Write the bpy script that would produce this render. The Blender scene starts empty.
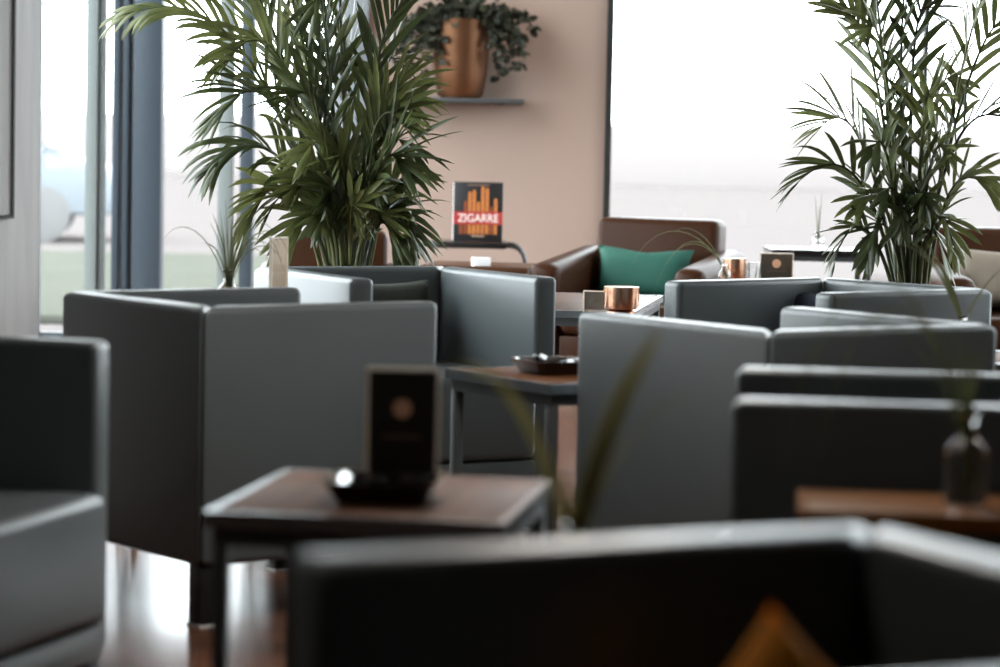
import bpy, bmesh, math, random
from mathutils import Vector, Matrix
R = random.Random(7)
sc = bpy.context.scene
COL = sc.collection
PI = math.pi

# ------------------------------------------------------------------ camera
F, HC, ROLL = 2690.0, 1.107, 0.0214          # focal length for a 1000 px wide frame, eye height, roll
PIT = math.atan(194.5 / F)
def at(px, py, z=None, d=None):
    """point of the place seen at a pixel of the photograph, at height z or at distance d"""
    cr, sr = math.cos(ROLL), math.sin(ROLL)
    x, y = px - 500, py - 333.5
    a, b = x * cr + y * sr, -x * sr + y * cr
    c, s = math.cos(PIT), math.sin(PIT)
    v = Vector((a / F, c - b / F * s, -s - b / F * c))
    k = (z - HC) / v.z if z is not None else d / v.y
    return Vector((0, 0, HC)) + v * k
cd = bpy.data.cameras.new('camera'); cam = bpy.data.objects.new('camera', cd); COL.objects.link(cam)
cd.sensor_width = 36; cd.lens = F / 1000 * 36
fw = Vector((0, math.cos(PIT), -math.sin(PIT))); up = Vector((0, math.sin(PIT), math.cos(PIT))); rt = Vector((1, 0, 0))
cx = rt * math.cos(ROLL) + up * math.sin(ROLL); cy = up * math.cos(ROLL) - rt * math.sin(ROLL); cz = -fw
m = Matrix((cx, cy, cz)).transposed().to_4x4(); m.translation = (0, 0, HC)
cam.matrix_world = m
cd.dof.use_dof = True; cd.dof.focus_distance = 8.7; cd.dof.aperture_fstop = 2.9
cd.clip_end = 500
sc.camera = cam

# ------------------------------------------------------------------ materials
def mat(name, col, rough=.5, metal=0, bump=0, bscale=200, var=0, vscale=8, spec=.5, emit=0, trans=0, coat=0, ior=1.45):
    m = bpy.data.materials.new(name); m.use_nodes = True
    n, l = m.node_tree.nodes, m.node_tree.links
    b = n['Principled BSDF']
    b.inputs['Base Color'].default_value = (*col, 1); b.inputs['Roughness'].default_value = rough
    b.inputs['Metallic'].default_value = metal; b.inputs['Specular IOR Level'].default_value = spec
    b.inputs['Transmission Weight'].default_value = trans; b.inputs['Coat Weight'].default_value = coat
    b.inputs['IOR'].default_value = ior
    tc = n.new('ShaderNodeTexCoord')
    if var:
        no = n.new('ShaderNodeTexNoise'); no.inputs['Scale'].default_value = vscale; no.inputs['Detail'].default_value = 4
        l.new(tc.outputs['Object'], no.inputs['Vector'])
        mr = n.new('ShaderNodeMixRGB'); mr.inputs[1].default_value = (*[c * (1 - var) for c in col], 1); mr.inputs[2].default_value = (*[min(1, c * (1 + var)) for c in col], 1)
        l.new(no.outputs['Fac'], mr.inputs[0]); l.new(mr.outputs[0], b.inputs['Base Color'])
    if bump:
        no = n.new('ShaderNodeTexNoise'); no.inputs['Scale'].default_value = bscale; no.inputs['Detail'].default_value = 3
        l.new(tc.outputs['Object'], no.inputs['Vector'])
        bp = n.new('ShaderNodeBump'); bp.inputs['Strength'].default_value = bump; bp.inputs['Distance'].default_value = .002
        l.new(no.outputs['Fac'], bp.inputs['Height']); l.new(bp.outputs[0], b.inputs['Normal'])
    if emit:
        b.inputs['Emission Color'].default_value = (*col, 1); b.inputs['Emission Strength'].default_value = emit
    return m

def wood(name, c1, c2, rough, axis=0, scale=1.0, coat=0, planks=None, spec=.5):
    m = bpy.data.materials.new(name); m.use_nodes = True
    n, l = m.node_tree.nodes, m.node_tree.links; b = n['Principled BSDF']
    tc = n.new('ShaderNodeTexCoord'); mp = n.new('ShaderNodeMapping')
    s = [30 * scale] * 3; s[axis] = 2.2 * scale
    mp.inputs['Scale'].default_value = s
    l.new(tc.outputs['Object'], mp.inputs['Vector'])
    no = n.new('ShaderNodeTexNoise'); no.inputs['Scale'].default_value = 1; no.inputs['Detail'].default_value = 6; no.inputs['Distortion'].default_value = .6
    l.new(mp.outputs[0], no.inputs['Vector'])
    rp = n.new('ShaderNodeValToRGB'); rp.color_ramp.elements[0].position = .3; rp.color_ramp.elements[1].position = .7
    rp.color_ramp.elements[0].color = (*c1, 1); rp.color_ramp.elements[1].color = (*c2, 1)
    l.new(no.outputs['Fac'], rp.inputs[0])
    out = rp.outputs[0]
    if planks:
        mp2 = n.new('ShaderNodeMapping'); mp2.inputs['Rotation'].default_value = (0, 0, planks)
        l.new(tc.outputs['Object'], mp2.inputs['Vector'])
        br = n.new('ShaderNodeTexBrick'); br.inputs['Scale'].default_value = 1; br.inputs['Brick Width'].default_value = 1.3
        br.inputs['Row Height'].default_value = .14; br.inputs['Mortar Size'].default_value = .0015; br.offset = .37
        br.inputs['Color1'].default_value = (.75, .75, .75, 1); br.inputs['Color2'].default_value = (1.15, 1.1, 1.05, 1); br.inputs['Mortar'].default_value = (.3, .3, .3, 1)
        l.new(mp2.outputs[0], br.inputs['Vector'])
        mu = n.new('ShaderNodeMixRGB'); mu.blend_type = 'MULTIPLY'; mu.inputs[0].default_value = 1
        l.new(rp.outputs[0], mu.inputs[1]); l.new(br.outputs['Color'], mu.inputs[2]); out = mu.outputs[0]
    l.new(out, b.inputs['Base Color']); b.inputs['Roughness'].default_value = rough; b.inputs['Specular IOR Level'].default_value = spec; b.inputs['Coat Weight'].default_value = coat
    b.inputs['Coat Roughness'].default_value = .15
    bp = n.new('ShaderNodeBump'); bp.inputs['Strength'].default_value = .15; bp.inputs['Distance'].default_value = .001
    l.new(no.outputs['Fac'], bp.inputs['Height']); l.new(bp.outputs[0], b.inputs['Normal'])
    return m

def pane_mat(name, tint=(1, 1, 1)):
    m = bpy.data.materials.new(name); m.use_nodes = True
    n, l = m.node_tree.nodes, m.node_tree.links; n.remove(n['Principled BSDF'])
    t = n.new('ShaderNodeBsdfTransparent'); t.inputs[0].default_value = (*tint, 1)
    g = n.new('ShaderNodeBsdfGlossy'); g.inputs['Roughness'].default_value = .02
    fr = n.new('ShaderNodeLayerWeight'); fr.inputs[0].default_value = .5
    pw = n.new('ShaderNodeMath'); pw.operation = 'POWER'; pw.inputs[1].default_value = 5; l.new(fr.outputs['Facing'], pw.inputs[0])
    ma = n.new('ShaderNodeMath'); ma.operation = 'MULTIPLY_ADD'; ma.inputs[1].default_value = .96; ma.inputs[2].default_value = .04; l.new(pw.outputs[0], ma.inputs[0])
    mx = n.new('ShaderNodeMixShader'); l.new(ma.outputs[0], mx.inputs[0]); l.new(t.outputs[0], mx.inputs[1]); l.new(g.outputs[0], mx.inputs[2])
    l.new(mx.outputs[0], n['Material Output'].inputs[0]); return m

def leaf_mat(name, c1, c2, rough=.4):
    m = bpy.data.materials.new(name); m.use_nodes = True
    n, l = m.node_tree.nodes, m.node_tree.links; b = n['Principled BSDF']
    tc = n.new('ShaderNodeTexCoord'); no = n.new('ShaderNodeTexNoise'); no.inputs['Scale'].default_value = 9
    l.new(tc.outputs['Object'], no.inputs['Vector'])
    rp = n.new('ShaderNodeValToRGB'); rp.color_ramp.elements[0].position = .35; rp.color_ramp.elements[1].position = .68
    rp.color_ramp.elements[0].color = (*c1, 1); rp.color_ramp.elements[1].color = (*c2, 1)
    l.new(no.outputs['Fac'], rp.inputs[0]); l.new(rp.outputs[0], b.inputs['Base Color'])
    b.inputs['Roughness'].default_value = rough
    tr = n.new('ShaderNodeBsdfTranslucent'); tr.inputs[0].default_value = (*[min(1, c * 1.5) for c in c2], 1)
    mx = n.new('ShaderNodeMixShader'); mx.inputs[0].default_value = .14
    l.new(b.outputs[0], mx.inputs[1]); l.new(tr.outputs[0], mx.inputs[2]); l.new(mx.outputs[0], n['Material Output'].inputs[0])
    return m

M = dict(
    leather=mat('grey_leather', (.086, .099, .103), .33, bump=.25, bscale=260, var=.08, vscale=5),
    seam=mat('dark_seam', (.02, .02, .02), .7),
    legblack=mat('black_leg', (.012, .012, .013), .4),
    glide=mat('pale_glide', (.7, .7, .68), .5),
    brown=mat('brown_leather', (.034, .013, .006), .36, spec=.09, bump=.25, bscale=180, var=.3, vscale=7),
    steel=mat('grey_steel', (.055, .058, .06), .42, metal=.2, var=.05),
    trim=mat('brushed_edge', (.46, .48, .50), .24, metal=1),
    black=mat('black_lacquer', (.012, .011, .011), .22),
    ceramic=mat('black_ceramic', (.008, .008, .009), .08, coat=.5),
    tabletop=wood('walnut_top', (.085, .034, .015), (.155, .066, .031), .5, 1, 1.0, .0, spec=.06),
    darktop=wood('dark_walnut_top', (.045, .020, .010), (.085, .038, .019), .4, 0, 1.0, 0, spec=.1),
    ambertop=wood('amber_top', (.20, .070, .010), (.30, .115, .022), .42, 0, 1.0, 0, spec=.2),
    floor=wood('floor_wood', (.10, .045, .026), (.18, .082, .048), .22, 0, .45, .22, planks=.35, spec=.4),
    peach=mat('peach_plaster', (.295, .215, .175), .85, bump=.1, bscale=60, var=.03, vscale=2),
    white=mat('white_plaster', (.62, .60, .58), .9, var=.02, vscale=2),
    ceil=mat('ceiling_paint', (.60, .58, .56), .9, var=.02, vscale=2),
    greywood=wood('grey_wood_panel', (.62, .62, .63), (.74, .74, .74), .5, 2, 1.2),
    darkwall=wood('dark_panel', (.055, .048, .042), (.09, .08, .07), .5, 2, .8),
    blue=mat('blue_grey_frame', (.040, .056, .072), .4, var=.04, vscale=3),
    palegreen=mat('pale_frame', (.20, .23, .225), .4, var=.04),
    alu=mat('grey_frame', (.22, .245, .27), .4, var=.04),
    blackframe=mat('black_frame', (.015, .015, .014), .4),
    glass=pane_mat('window_glass', (.97, .985, .98)),
    vglass=mat('clear_glass', (.97, .98, .98), .02, trans=1, ior=1.45),
    acrylic=pane_mat('acrylic', (.93, .90, .86)),
    copper=mat('copper', (.62, .36, .24), .25, metal=1, var=.08),
    copperpot=mat('copper_pot', (.15, .068, .032), .36, metal=.7, var=.35, vscale=5),
    cream=mat('cream_card', (.72, .62, .52), .6),
    wax=mat('cream_wax', (.85, .80, .74), .5),
    paper=mat('white_paper', (.82, .82, .82), .6),
    card=mat('black_card', (.010, .009, .008), .45),
    emblem=mat('copper_print', (.80, .46, .30), .5),
    textline=mat('faint_print', (.35, .22, .15), .5),
    cover=mat('book_black', (.012, .011, .012), .4),
    cigar=mat('cigar_orange', (.46, .15, .035), .5, var=.35, vscale=60),
    cigar2=mat('cigar_brown', (.20, .05, .016), .5, var=.35, vscale=60),
    red=mat('title_red', (.34, .030, .028), .5),
    titlewhite=mat('title_cream', (.74, .64, .58), .5),
    soil=mat('soil', (.02, .014, .01), .95, bump=.8, bscale=60),
    potdark=mat('charcoal_pot', (.03, .03, .032), .5, var=.1),
    palm=leaf_mat('palm_leaf', (.016, .026, .008), (.060, .078, .024)),
    palm2=leaf_mat('palm_leaf_light', (.040, .054, .014), (.150, .168, .055)),
    stem=mat('palm_stem', (.10, .115, .038), .5, var=.3, vscale=12),
    ivy=leaf_mat('ivy_leaf', (.010, .012, .006), (.030, .034, .016), .75),
    grass=leaf_mat('grass_blade', (.06, .07, .03), (.13, .14, .065), .5),
    reed=leaf_mat('reed_blade', (.20, .17, .06), (.32, .28, .11), .5),
    teal=mat('teal_velvet', (.008, .070, .047), .8, bump=.3, bscale=300, var=.15, vscale=12),
    navy=mat('navy_fabric', (.006, .011, .024), .8, bump=.3, bscale=300, var=.2, vscale=12),
    olive=mat('dark_olive_fabric', (.020, .026, .018), .85, bump=.4, bscale=200, var=.5, vscale=30),
    orange=mat('orange_fabric', (.90, .31, .02), .8, bump=.3, bscale=300, var=.15, vscale=10),
    beige=mat('taupe_fabric', (.20, .165, .125), .8, bump=.3, bscale=300, var=.12, vscale=10),
    ground=mat('pale_paving', (.113, .101, .098), .9, spec=0, var=.06, vscale=.4),
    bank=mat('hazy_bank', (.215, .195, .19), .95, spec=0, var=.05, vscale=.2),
    lawn=mat('pale_lawn', (.078, .081, .068), .95, spec=0, var=.1, vscale=1),
    carpaint=mat('car_paint', (.16, .185, .205), .5, var=.02),  # car colours paled, the haze outdoors is put into them
    carglass=mat('car_glass', (.2, .23, .25), .4),
    hazed_tyre=mat('hazed_tyre', (.13, .13, .13), .8),  # rubber paled from black, outdoor haze put into the colour
    lamp=mat('added_lamp_glow', (1, .85, .66), .5, emit=6),  # glow of the added spots and pendants only
)

# ------------------------------------------------------------------ mesh helpers
def obj(name, bm, material, parent=None, smooth=True, ang=40):
    me = bpy.data.meshes.new(name)
    bmesh.ops.recalc_face_normals(bm, faces=bm.faces[:]) if smooth != 'leaf' else None
    bm.to_mesh(me); bm.free()
    if smooth:
        me.polygons.foreach_set('use_smooth', [True] * len(me.polygons))
        if smooth is True: me.set_sharp_from_angle(angle=math.radians(ang))
    o = bpy.data.objects.new(name, me); COL.objects.link(o)
    for mm in (material if isinstance(material, list) else [material]): me.materials.append(mm)
    if parent: o.parent = parent
    return o
def tag(o, label, cat, group=None, kind=None):
    o['label'] = label; o['category'] = cat
    if group: o['group'] = group
    if kind: o['kind'] = kind
    return o
def thing(name, label, cat, loc=(0, 0, 0), rz=0, group=None):
    o = bpy.data.objects.new(name, None); COL.objects.link(o); o.empty_display_size = .05
    o.location = loc; o.rotation_euler = (0, 0, rz)
    return tag(o, label, cat, group)
def dup(root, loc, rz, label, group=None):
    def cp(o, par):
        c = o.copy(); COL.objects.link(c); c.parent = par
        for ch in [x for x in COL.objects if x.parent == o]: cp(ch, c)
        return c
    r = cp(root, None); r.location = loc; r.rotation_euler = (0, 0, rz); r['label'] = label
    if group: r['group'] = group
    return r
def struct(name, bm, m, parent=None, smooth=True):
    o = obj(name, bm, m, parent, smooth)
    if parent is None: o['kind'] = 'structure'
    return o
def bevel(bm, w, seg=3, verts=None):
    if w > 0: bmesh.ops.bevel(bm, geom=bm.edges[:], offset=w, segments=seg, profile=.5, affect='EDGES', clamp_overlap=True)
def box(x0, x1, y0, y1, z0, z1, bw=0, seg=2):
    bm = bmesh.new(); addbox(bm, x0, x1, y0, y1, z0, z1); bevel(bm, bw, seg); return bm
def addbox(bm, x0, x1, y0, y1, z0, z1):
    return prism_into(bm, [(x0, y0), (x1, y0), (x1, y1), (x0, y1)], z0, z1)
def prism_into(bm, pts, z0, z1):
    b = [bm.verts.new((x, y, z0)) for x, y in pts]; t = [bm.verts.new((x, y, z1)) for x, y in pts]
    n = len(pts); bm.faces.new(b[::-1]); bm.faces.new(t)
    for i in range(n): bm.faces.new((b[i], b[(i + 1) % n], t[(i + 1) % n], t[i]))
def prism(pts, z0, z1, bw=0, seg=2):
    bm = bmesh.new(); prism_into(bm, pts, z0, z1); bevel(bm, bw, seg); return bm
def wallbox(p, q, thick, z0, z1, bw=0, side=1):
    """upright slab from p to q (xy), thick to its left (side=1) or right"""
    p, q = Vector(p[:2]), Vector(q[:2]); d = (q - p).normalized(); n = Vector((-d.y, d.x)) * thick * side
    return prism([tuple(p), tuple(q), tuple(q + n), tuple(p + n)], z0, z1, bw)
def lathe(prof, n=32, loc=(0, 0, 0), close=True):
    bm = bmesh.new(); rings = []
    for r, z in prof:
        rings.append([bm.verts.new((loc[0] + r * math.cos(2 * PI * i / n), loc[1] + r * math.sin(2 * PI * i / n), loc[2] + z)) for i in range(n)] if r > 1e-5 else [bm.verts.new((loc[0], loc[1], loc[2] + z))])
    for a, b in zip(rings, rings[1:]):
        for i in range(n):
            j = (i + 1) % n
            if len(a) == 1 and len(b) == 1: continue
            if len(a) == 1: bm.faces.new((a[0], b[j], b[i]))
            elif len(b) == 1: bm.faces.new((a[i], a[j], b[0]))
            else: bm.faces.new((a[i], a[j], b[j], b[i]))
    return bm
def tube_into(bm, pts, rad, n=8, cap=True):
    pts = [Vector(p) for p in pts]; rings = []
    for i, p in enumerate(pts):
        d = (pts[min(i + 1, len(pts) - 1)] - pts[max(i - 1, 0)]).normalized()
        a = d.orthogonal().normalized() if i == 0 else (prev - d * prev.dot(d)).normalized()
        prev = a; b = d.cross(a); r = rad[i] if isinstance(rad, (list, tuple)) else rad
        rings.append([bm.verts.new(p + (a * math.cos(2 * PI * k / n) + b * math.sin(2 * PI * k / n)) * r) for k in range(n)])
    for u, v in zip(rings, rings[1:]):
        for k in range(n): bm.faces.new((u[k], u[(k + 1) % n], v[(k + 1) % n], v[k]))
    if cap: bm.faces.new(rings[0][::-1]); bm.faces.new(rings[-1])
def tube(pts, rad, n=8):
    bm = bmesh.new(); tube_into(bm, pts, rad, n); return bm
def bez(p, n):
    p = [Vector(q) for q in p]; out = []
    for i in range(n + 1):
        t = i / n; q = p[:]
        while len(q) > 1: q = [a.lerp(b, t) for a, b in zip(q, q[1:])]
        out.append(q[0])
    return out

# ------------------------------------------------------------------ the setting
YB = 14.0                                     # back wall
XL = -2.4                                     # glazed side, past the wooden pier
CEIL = 4.2
XR = 4.6
FP = [(-2.2, -2.2), (XR + .2, -2.2), (XR + .2, YB + .2), (XL - .1, YB + .2), (XL - .1, 6.85), (-2.2, 6.85)]
struct('floor', prism(FP, -.12, 0), M['floor'])
struct('ceiling', prism(FP, CEIL, CEIL + .15), M['ceil'])
struct('wall_left', prism([(-2.15, -2), (-1.95, -2), (-1.95, 7), (XL, 7), (XL, 6.85), (-2.15, 6.85)], 0, CEIL), M['darkwall'])
struct('wall_rear', prism([(-2.15, -2.2), (XR + .2, -2.2), (XR + .2, -2), (-2.15, -2)], 0, CEIL), M['darkwall'])
struct('wall_right', prism([(XR, -2), (XR + .2, -2), (XR + .2, 8.0), (XR, 8.0)], 0, CEIL), M['darkwall'])
WX0 = at(603, 200, d=YB).x; WXL = at(367, 150, d=YB).x
struct('wall_back', prism([(WXL, YB), (WX0, YB), (WX0, YB + .2), (WXL, YB + .2)], 0, CEIL), M['peach'])
# big window in the back wall
def window_frame(name, boxes, panes, fm):
    bm = bmesh.new()
    for b in boxes: addbox(bm, *b)
    f = struct(name, bm, fm)
    for b in panes: obj('pane', box(*b), M['glass'], f)
    return f
mx = at(926, 60, d=YB).x
window_frame('window_1', [(WX0, WX0 + .035, YB - .03, YB + .09, 0, CEIL), (mx - .014, mx + .014, YB, YB + .08, 0, CEIL), (WX0 + .035, XR, YB, YB + .08, 0, .045), (WX0 + .035, XR, YB, YB + .08, CEIL - .08, CEIL), (XR - .06, XR, YB, YB + .08, 0, CEIL)],
             [(WX0 + .035, mx - .014, YB + .03, YB + .042, .045, CEIL - .08), (mx + .014, XR - .06, YB + .03, YB + .042, .045, CEIL - .08)], M['blackframe'])
# windows along the other side of the lounge
bx = []
for y in (8.0, 10.0, 12.0, YB - .08): bx.append((XR, XR + .09, y, y + .08, 0, CEIL))
bx += [(XR, XR + .09, 8.08, YB, 0, .06), (XR, XR + .09, 8.08, YB, CEIL - .1, CEIL)]
window_frame('window_2', bx, [(XR + .03, XR + .042, 8.08, YB - .08, .06, CEIL - .1)], M['blue'])
# glazing on the other side of the wall: posts seen beyond the wooden pier
def post(name, pa, pb, y0, y1, mtl, bw=.004):
    a, b = at(pa, 150, d=y0).x, at(pb, 150, d=y0).x
    return struct(name, box(a, b, y0, y1, 0, CEIL, bw), mtl)
post('trim_2', 85, 97, YB - .02, YB + .07, M['palegreen']); post('trim_3', 98, 105, YB + .01, YB + .06, M['palegreen'])
post('trim_4', 112, 119, YB - .06, YB + .07, M['blue']); post('trim_5', 119.3, 122, YB - .03, YB + .06, M['alu']); post('trim_6', 122.3, 128.5, YB - .05, YB + .06, M['blue'])
post('trim_7', 128.7, 132.5, YB - .02, YB + .06, M['blackframe'], 0); post('trim_8', 132.7, 161, YB - .09, YB + .07, M['blue'])
post('trim_9', 218, 233, YB - .02, YB + .05, M['palegreen']); post('trim_10', 240, 253, YB - .06, YB + .07, M['blue'])
post('trim_11', 332, 366.5, YB - .05, YB + .08, M['alu'])
gb = bmesh.new(); addbox(gb, XL, WXL, YB + .0, YB + .05, 0, .05); addbox(gb, XL, WXL, YB, YB + .05, CEIL - .1, CEIL)
w3 = struct('window_3', gb, M['blue'])
obj('pane', box(XL, WXL, YB + .02, YB + .032, .05, CEIL - .1), M['glass'], w3)
gb = bmesh.new()
for y in (7.0, 9.4, 11.8, YB - .07): addbox(gb, XL - .07, XL, y, y + .06, 0, CEIL)
addbox(gb, XL - .07, XL, 7.06, YB, 0, .05); addbox(gb, XL - .07, XL, 7.06, YB, CEIL - .1, CEIL)
w4 = struct('window_4', gb, M['blue'])
obj('pane', box(XL - .04, XL - .028, 7.06, YB - .07, .05, CEIL - .1), M['glass'], w4)
# wood-grained pier set at an angle
pe = at(40, 200, d=7.1); PA = Vector((pe.x, pe.y)); PB = Vector((-1.95, 6.05)); pd = (PB - PA).normalized(); pn = Vector((-pd.y, pd.x))
if pn.y > 0: pn = -pn
struct('trim_1', prism([tuple(PA), tuple(PB), tuple(PB - pn * .08), tuple(PA - pn * .08)], 0, CEIL, .003), M['greywood'])
kx_ = (7 - 500) / F
tt = (PA.x - kx_ * PA.y) / (kx_ * pd.y - pd.x); c = PA + pd * tt + pn * .0005; cz_ = at(7, 218, d=c.y).z
nb = thing('notice_board', 'grey framed board on the wood-grain pier, its lower corner in view', 'board', (c.x, c.y, cz_), math.atan2(-pd.y, -pd.x))
obj('panel', box(-.30, -.008, -.012, .0, .009, .9), M['greywood'], nb)
fb = bmesh.new(); addbox(fb, -.31, 0, -.018, 0, 0, .007); addbox(fb, -.007, 0, -.018, 0, .007, .92); addbox(fb, -.31, 0, -.018, 0, .91, .92)
obj('frame', fb, M['steel'], nb)

# outside: paving, a lawn strip, a far bank, a parked car
struct('ground', box(-160, 160, -60, 260, -.30, -.125), M['ground'])
struct('far_bank', prism([(-160, 75), (160, 75), (160, 80), (-160, 80)], -2, 1.62, .3), M['bank'])
struct('lawn', prism([(-30, 17), (-2.6, 17), (-1.2, 26), (-30, 26)], -.125, -.06, .02), M['lawn'])

# ------------------------------------------------------------------ cube armchairs
W, D, H, T = .653, .653, .72, .072
ZB, ZS = .137, .445
def make_armchair():
    t = thing('armchair', '-', 'armchair')
    h = W / 2; g = .0015
    obj('backrest', prism([(-h + g, D), (-h + T + g, D - T), (h - T - g, D - T), (h - g, D)], ZB, H, .017, 4), M['leather'], t)
    for sx in (-1, 1):
        pr = [(0, ZB), (D, ZB), (D, H), (0, H)]
        bm = bmesh.new(); A_ = [bm.verts.new((sx * h, y - (g if y == D else 0), z)) for y, z in pr]; B_ = [bm.verts.new((sx * (h - T), y - (T + g if y == D else 0), z)) for y, z in pr]
        bm.faces.new(A_); bm.faces.new(B_[::-1])
        for k in range(4): bm.faces.new((A_[k], A_[(k + 1) % 4], B_[(k + 1) % 4], B_[k]))
        bmesh.ops.recalc_face_normals(bm, faces=bm.faces[:]); bevel(bm, .017, 4)
        obj('arm', bm, M['leather'], t)
    q = h - T - .002
    obj('seat_cushion', box(-q, q, -.034, D - T - .003, .206, ZS, .026, 5), M['leather'], t)
    obj('base', box(-q, q, -.026, D - T - .003, ZB, .203, .008, 2), M['leather'], t)
    for sx in (-1, 1):
        for y in (.012, D - .012 - .055):
            x = sx * (h - .012 - .0275)
            lg = obj('leg', box(x - .0275, x + .0275, y, y + .055, .004, ZB + .002, .003), M['legblack'], t)
            obj('foot_glide', box(x - .030, x + .030, y - .0025, y + .0575, 0, .0045), M['glide'], lg)
    return t
chair0 = make_armchair()
chairs = [
    (-.344, 6.606, 2.231, 'grey cube armchair seen from behind, corner toward us, beyond the table with the black card'),
    (-.122, 7.455, .515, 'grey cube armchair under the tall palm by the glazing, open front, bluish lit arms'),
    (.436, 6.275, -2.513, 'large grey cube armchair, outer side toward us, corner nearest, blocking part of the ashtray table'),
    (.664, 7.315, -.872, 'grey cube armchair holding a navy cushion, in front of the palm at the big window'),
    (.387, 4.385, -1.669, 'dark cube armchair showing two parallel arm tops behind the console with the vase'),
    (-.057, 2.205, math.atan2(-.905, .427), 'nearest blurred cube armchair with the orange cushion, at the bottom of the picture'),
    (-.816, 4.668, 1.272, 'cube armchair cut by the picture edge, seat and brightly edged arm showing, beside wooden floor'),
]
CH = []
for i, (x, y, th, lab) in enumerate(chairs):
    if i == 0:
        chair0.location = (x, y, 0); chair0.rotation_euler = (0, 0, th); chair0['label'] = lab; CH.append(chair0)
    else: CH.append(dup(chair0, (x, y, 0), th, lab))
    sx_ = {2: 1.05, 5: 1.2}.get(i)
    if sx_:                                        # two wider chairs
        sg = -.5 if i == 2 else .5
        CH[i].scale = (sx_, 1, 1); CH[i].location.x += sg * (sx_ - 1) * W * math.cos(th); CH[i].location.y += sg * (sx_ - 1) * W * math.sin(th)

# ------------------------------------------------------------------ cushions
def cushion(name, label, size, thick, mtl, loc, rot, dent=.0):
    n = 14; bm = bmesh.new(); grid = {}
    for s in (1, -1):
        for i in range(n + 1):
            for j in range(n + 1):
                u, v = i / n * 2 - 1, j / n * 2 - 1
                if abs(u) == 1 or abs(v) == 1:
                    if s == -1: grid[(s, i, j)] = grid[(1, i, j)]; continue
                pinch = 1 - .10 * (1 - u * u) * abs(v) ** 3
                pin2 = 1 - .10 * (1 - v * v) * abs(u) ** 3
                th = thick / 2 * ((1 - u ** 4) * (1 - v ** 4)) ** .55 * (1 + .06 * math.sin(5 * u + 3 * v))
                grid[(s, i, j)] = bm.verts.new((u * size[0] / 2 * pin2, s * th, v * size[1] / 2 * pinch - dent * size[1] * math.exp(-6 * u * u) * max(0, v)))
    for s in (1, -1):
        for i in range(n):
            for j in range(n):
                try: bm.faces.new((grid[(s, i, j)], grid[(s, i + 1, j)], grid[(s, i + 1, j + 1)], grid[(s, i, j + 1)]))
                except ValueError: pass
    o = obj(name, bm, mtl, None, True, 80)
    o.location = loc; o.rotation_euler = rot
    return tag(o, label, 'cushion')
def in_chair(i, u, v, z):
    x, y, th, _ = chairs[i]
    return Vector((x + u * math.cos(th) - v * math.sin(th), y + u * math.sin(th) + v * math.cos(th), z))
cushion('cushion', 'dark olive cushion leaning on the backrest of the armchair under the palm', (.36, .28), .11, M['olive'], in_chair(1, .01, .49, ZS + .105), (-.22, 0, chairs[1][2]))
cushion('cushion', 'navy blue cushion corner peeking over the cube armchair before the window palm', (.22, .22), .09, M['navy'], in_chair(3, -.185, .485, ZS + .135), (-.15, .0, chairs[3][2]))
cushion('cushion', 'blurred orange cushion tip in the nearest armchair', (.22, .22), .09, M['orange'], at(785, 605, d=2.42) - Vector((0, 0, .155)), (0, PI / 4 - .08, .1))

# ------------------------------------------------------------------ small tables
def make_table(name, w, d, h, top, label, tm=None, inset=.012, legw=.023):
    t = thing(name, label, 'table')
    e = .014
    obj('table_top', box(-w / 2 + e, w / 2 - e, -d / 2 + e, d / 2 - e, h - .022, h - .001, .001), top, t)
    bm = bmesh.new(); a, b = w / 2, d / 2
    o4 = [(-a, -b), (a, -b), (a, b), (-a, b)]; i4 = [(-a + e, -b + e), (a - e, -b + e), (a - e, b - e), (-a + e, b - e)]
    for k in range(4):
        j = (k + 1) % 4; prism_into(bm, [o4[k], o4[j], i4[j], i4[k]], h - .024, h)
    bmesh.ops.remove_doubles(bm, verts=bm.verts[:], dist=1e-5)
    obj('edge_trim', bm, tm or M['trim'], t, False)
    bm = bmesh.new(); q = inset; k = .02
    addbox(bm, -a + q, a - q, -b + q, -b + q + k, h - .052, h - .0245); addbox(bm, -a + q, a - q, b - q - k, b - q, h - .052, h - .0245)
    addbox(bm, -a + q, -a + q + k, -b + q + k, b - q - k, h - .052, h - .0245); addbox(bm, a - q - k, a - q, -b + q + k, b - q - k, h - .052, h - .0245)
    obj('apron', bm, M['steel'], t, False)
    for sx in (-1, 1):
        for sy in (-1, 1):
            x, y = sx * (a - q - legw / 2), sy * (b - q - legw / 2)
            obj('leg', box(x - legw / 2, x + legw / 2, y - legw / 2, y + legw / 2, 0, h - .0525, .0015), M['steel'], t)
    return t
ZT = .55
t1c = (at(205, 512, ZT) + at(285, 467, ZT) + at(545, 480, ZT) + at(515, 524, ZT)) / 4
tb1 = make_table('side_table', .452, .535, ZT, M['tabletop'], 'low wooden table with metal edges carrying the black card and black ashtray')
tb1.location = (t1c.x, t1c.y, 0); tb1.rotation_euler = (0, 0, math.radians(-8.5))
tN, tL = at(552, 385, ZT), at(443, 368, ZT)
a2 = math.atan2(tN.y - tL.y, tN.x - tL.x); c2 = (tN + tL) / 2 + Vector((-math.sin(a2), math.cos(a2), 0)) * .2675
tb2 = dup(tb1, (c2.x, c2.y, 0), a2, 'wooden steel-legged table between two armchairs, black square ashtray on its far corner')
tb4 = dup(tb1, (.12, 3.12, 0), .05, 'table hidden behind the nearest armchair, under the blurred reed vase')
tb5 = make_table('coffee_table', .50, 1.05, .55, M['darktop'], 'long dark table with a pale edge, under the large copper candle cup')
r0, r1 = at(632, 313, .55), at(664, 295, .55)
a5 = math.atan2(r1.y - r0.y, r1.x - r0.x) - PI / 2
c5 = (r0 + r1) / 2 - Vector((math.cos(a5), math.sin(a5), 0)) * .25
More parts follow.
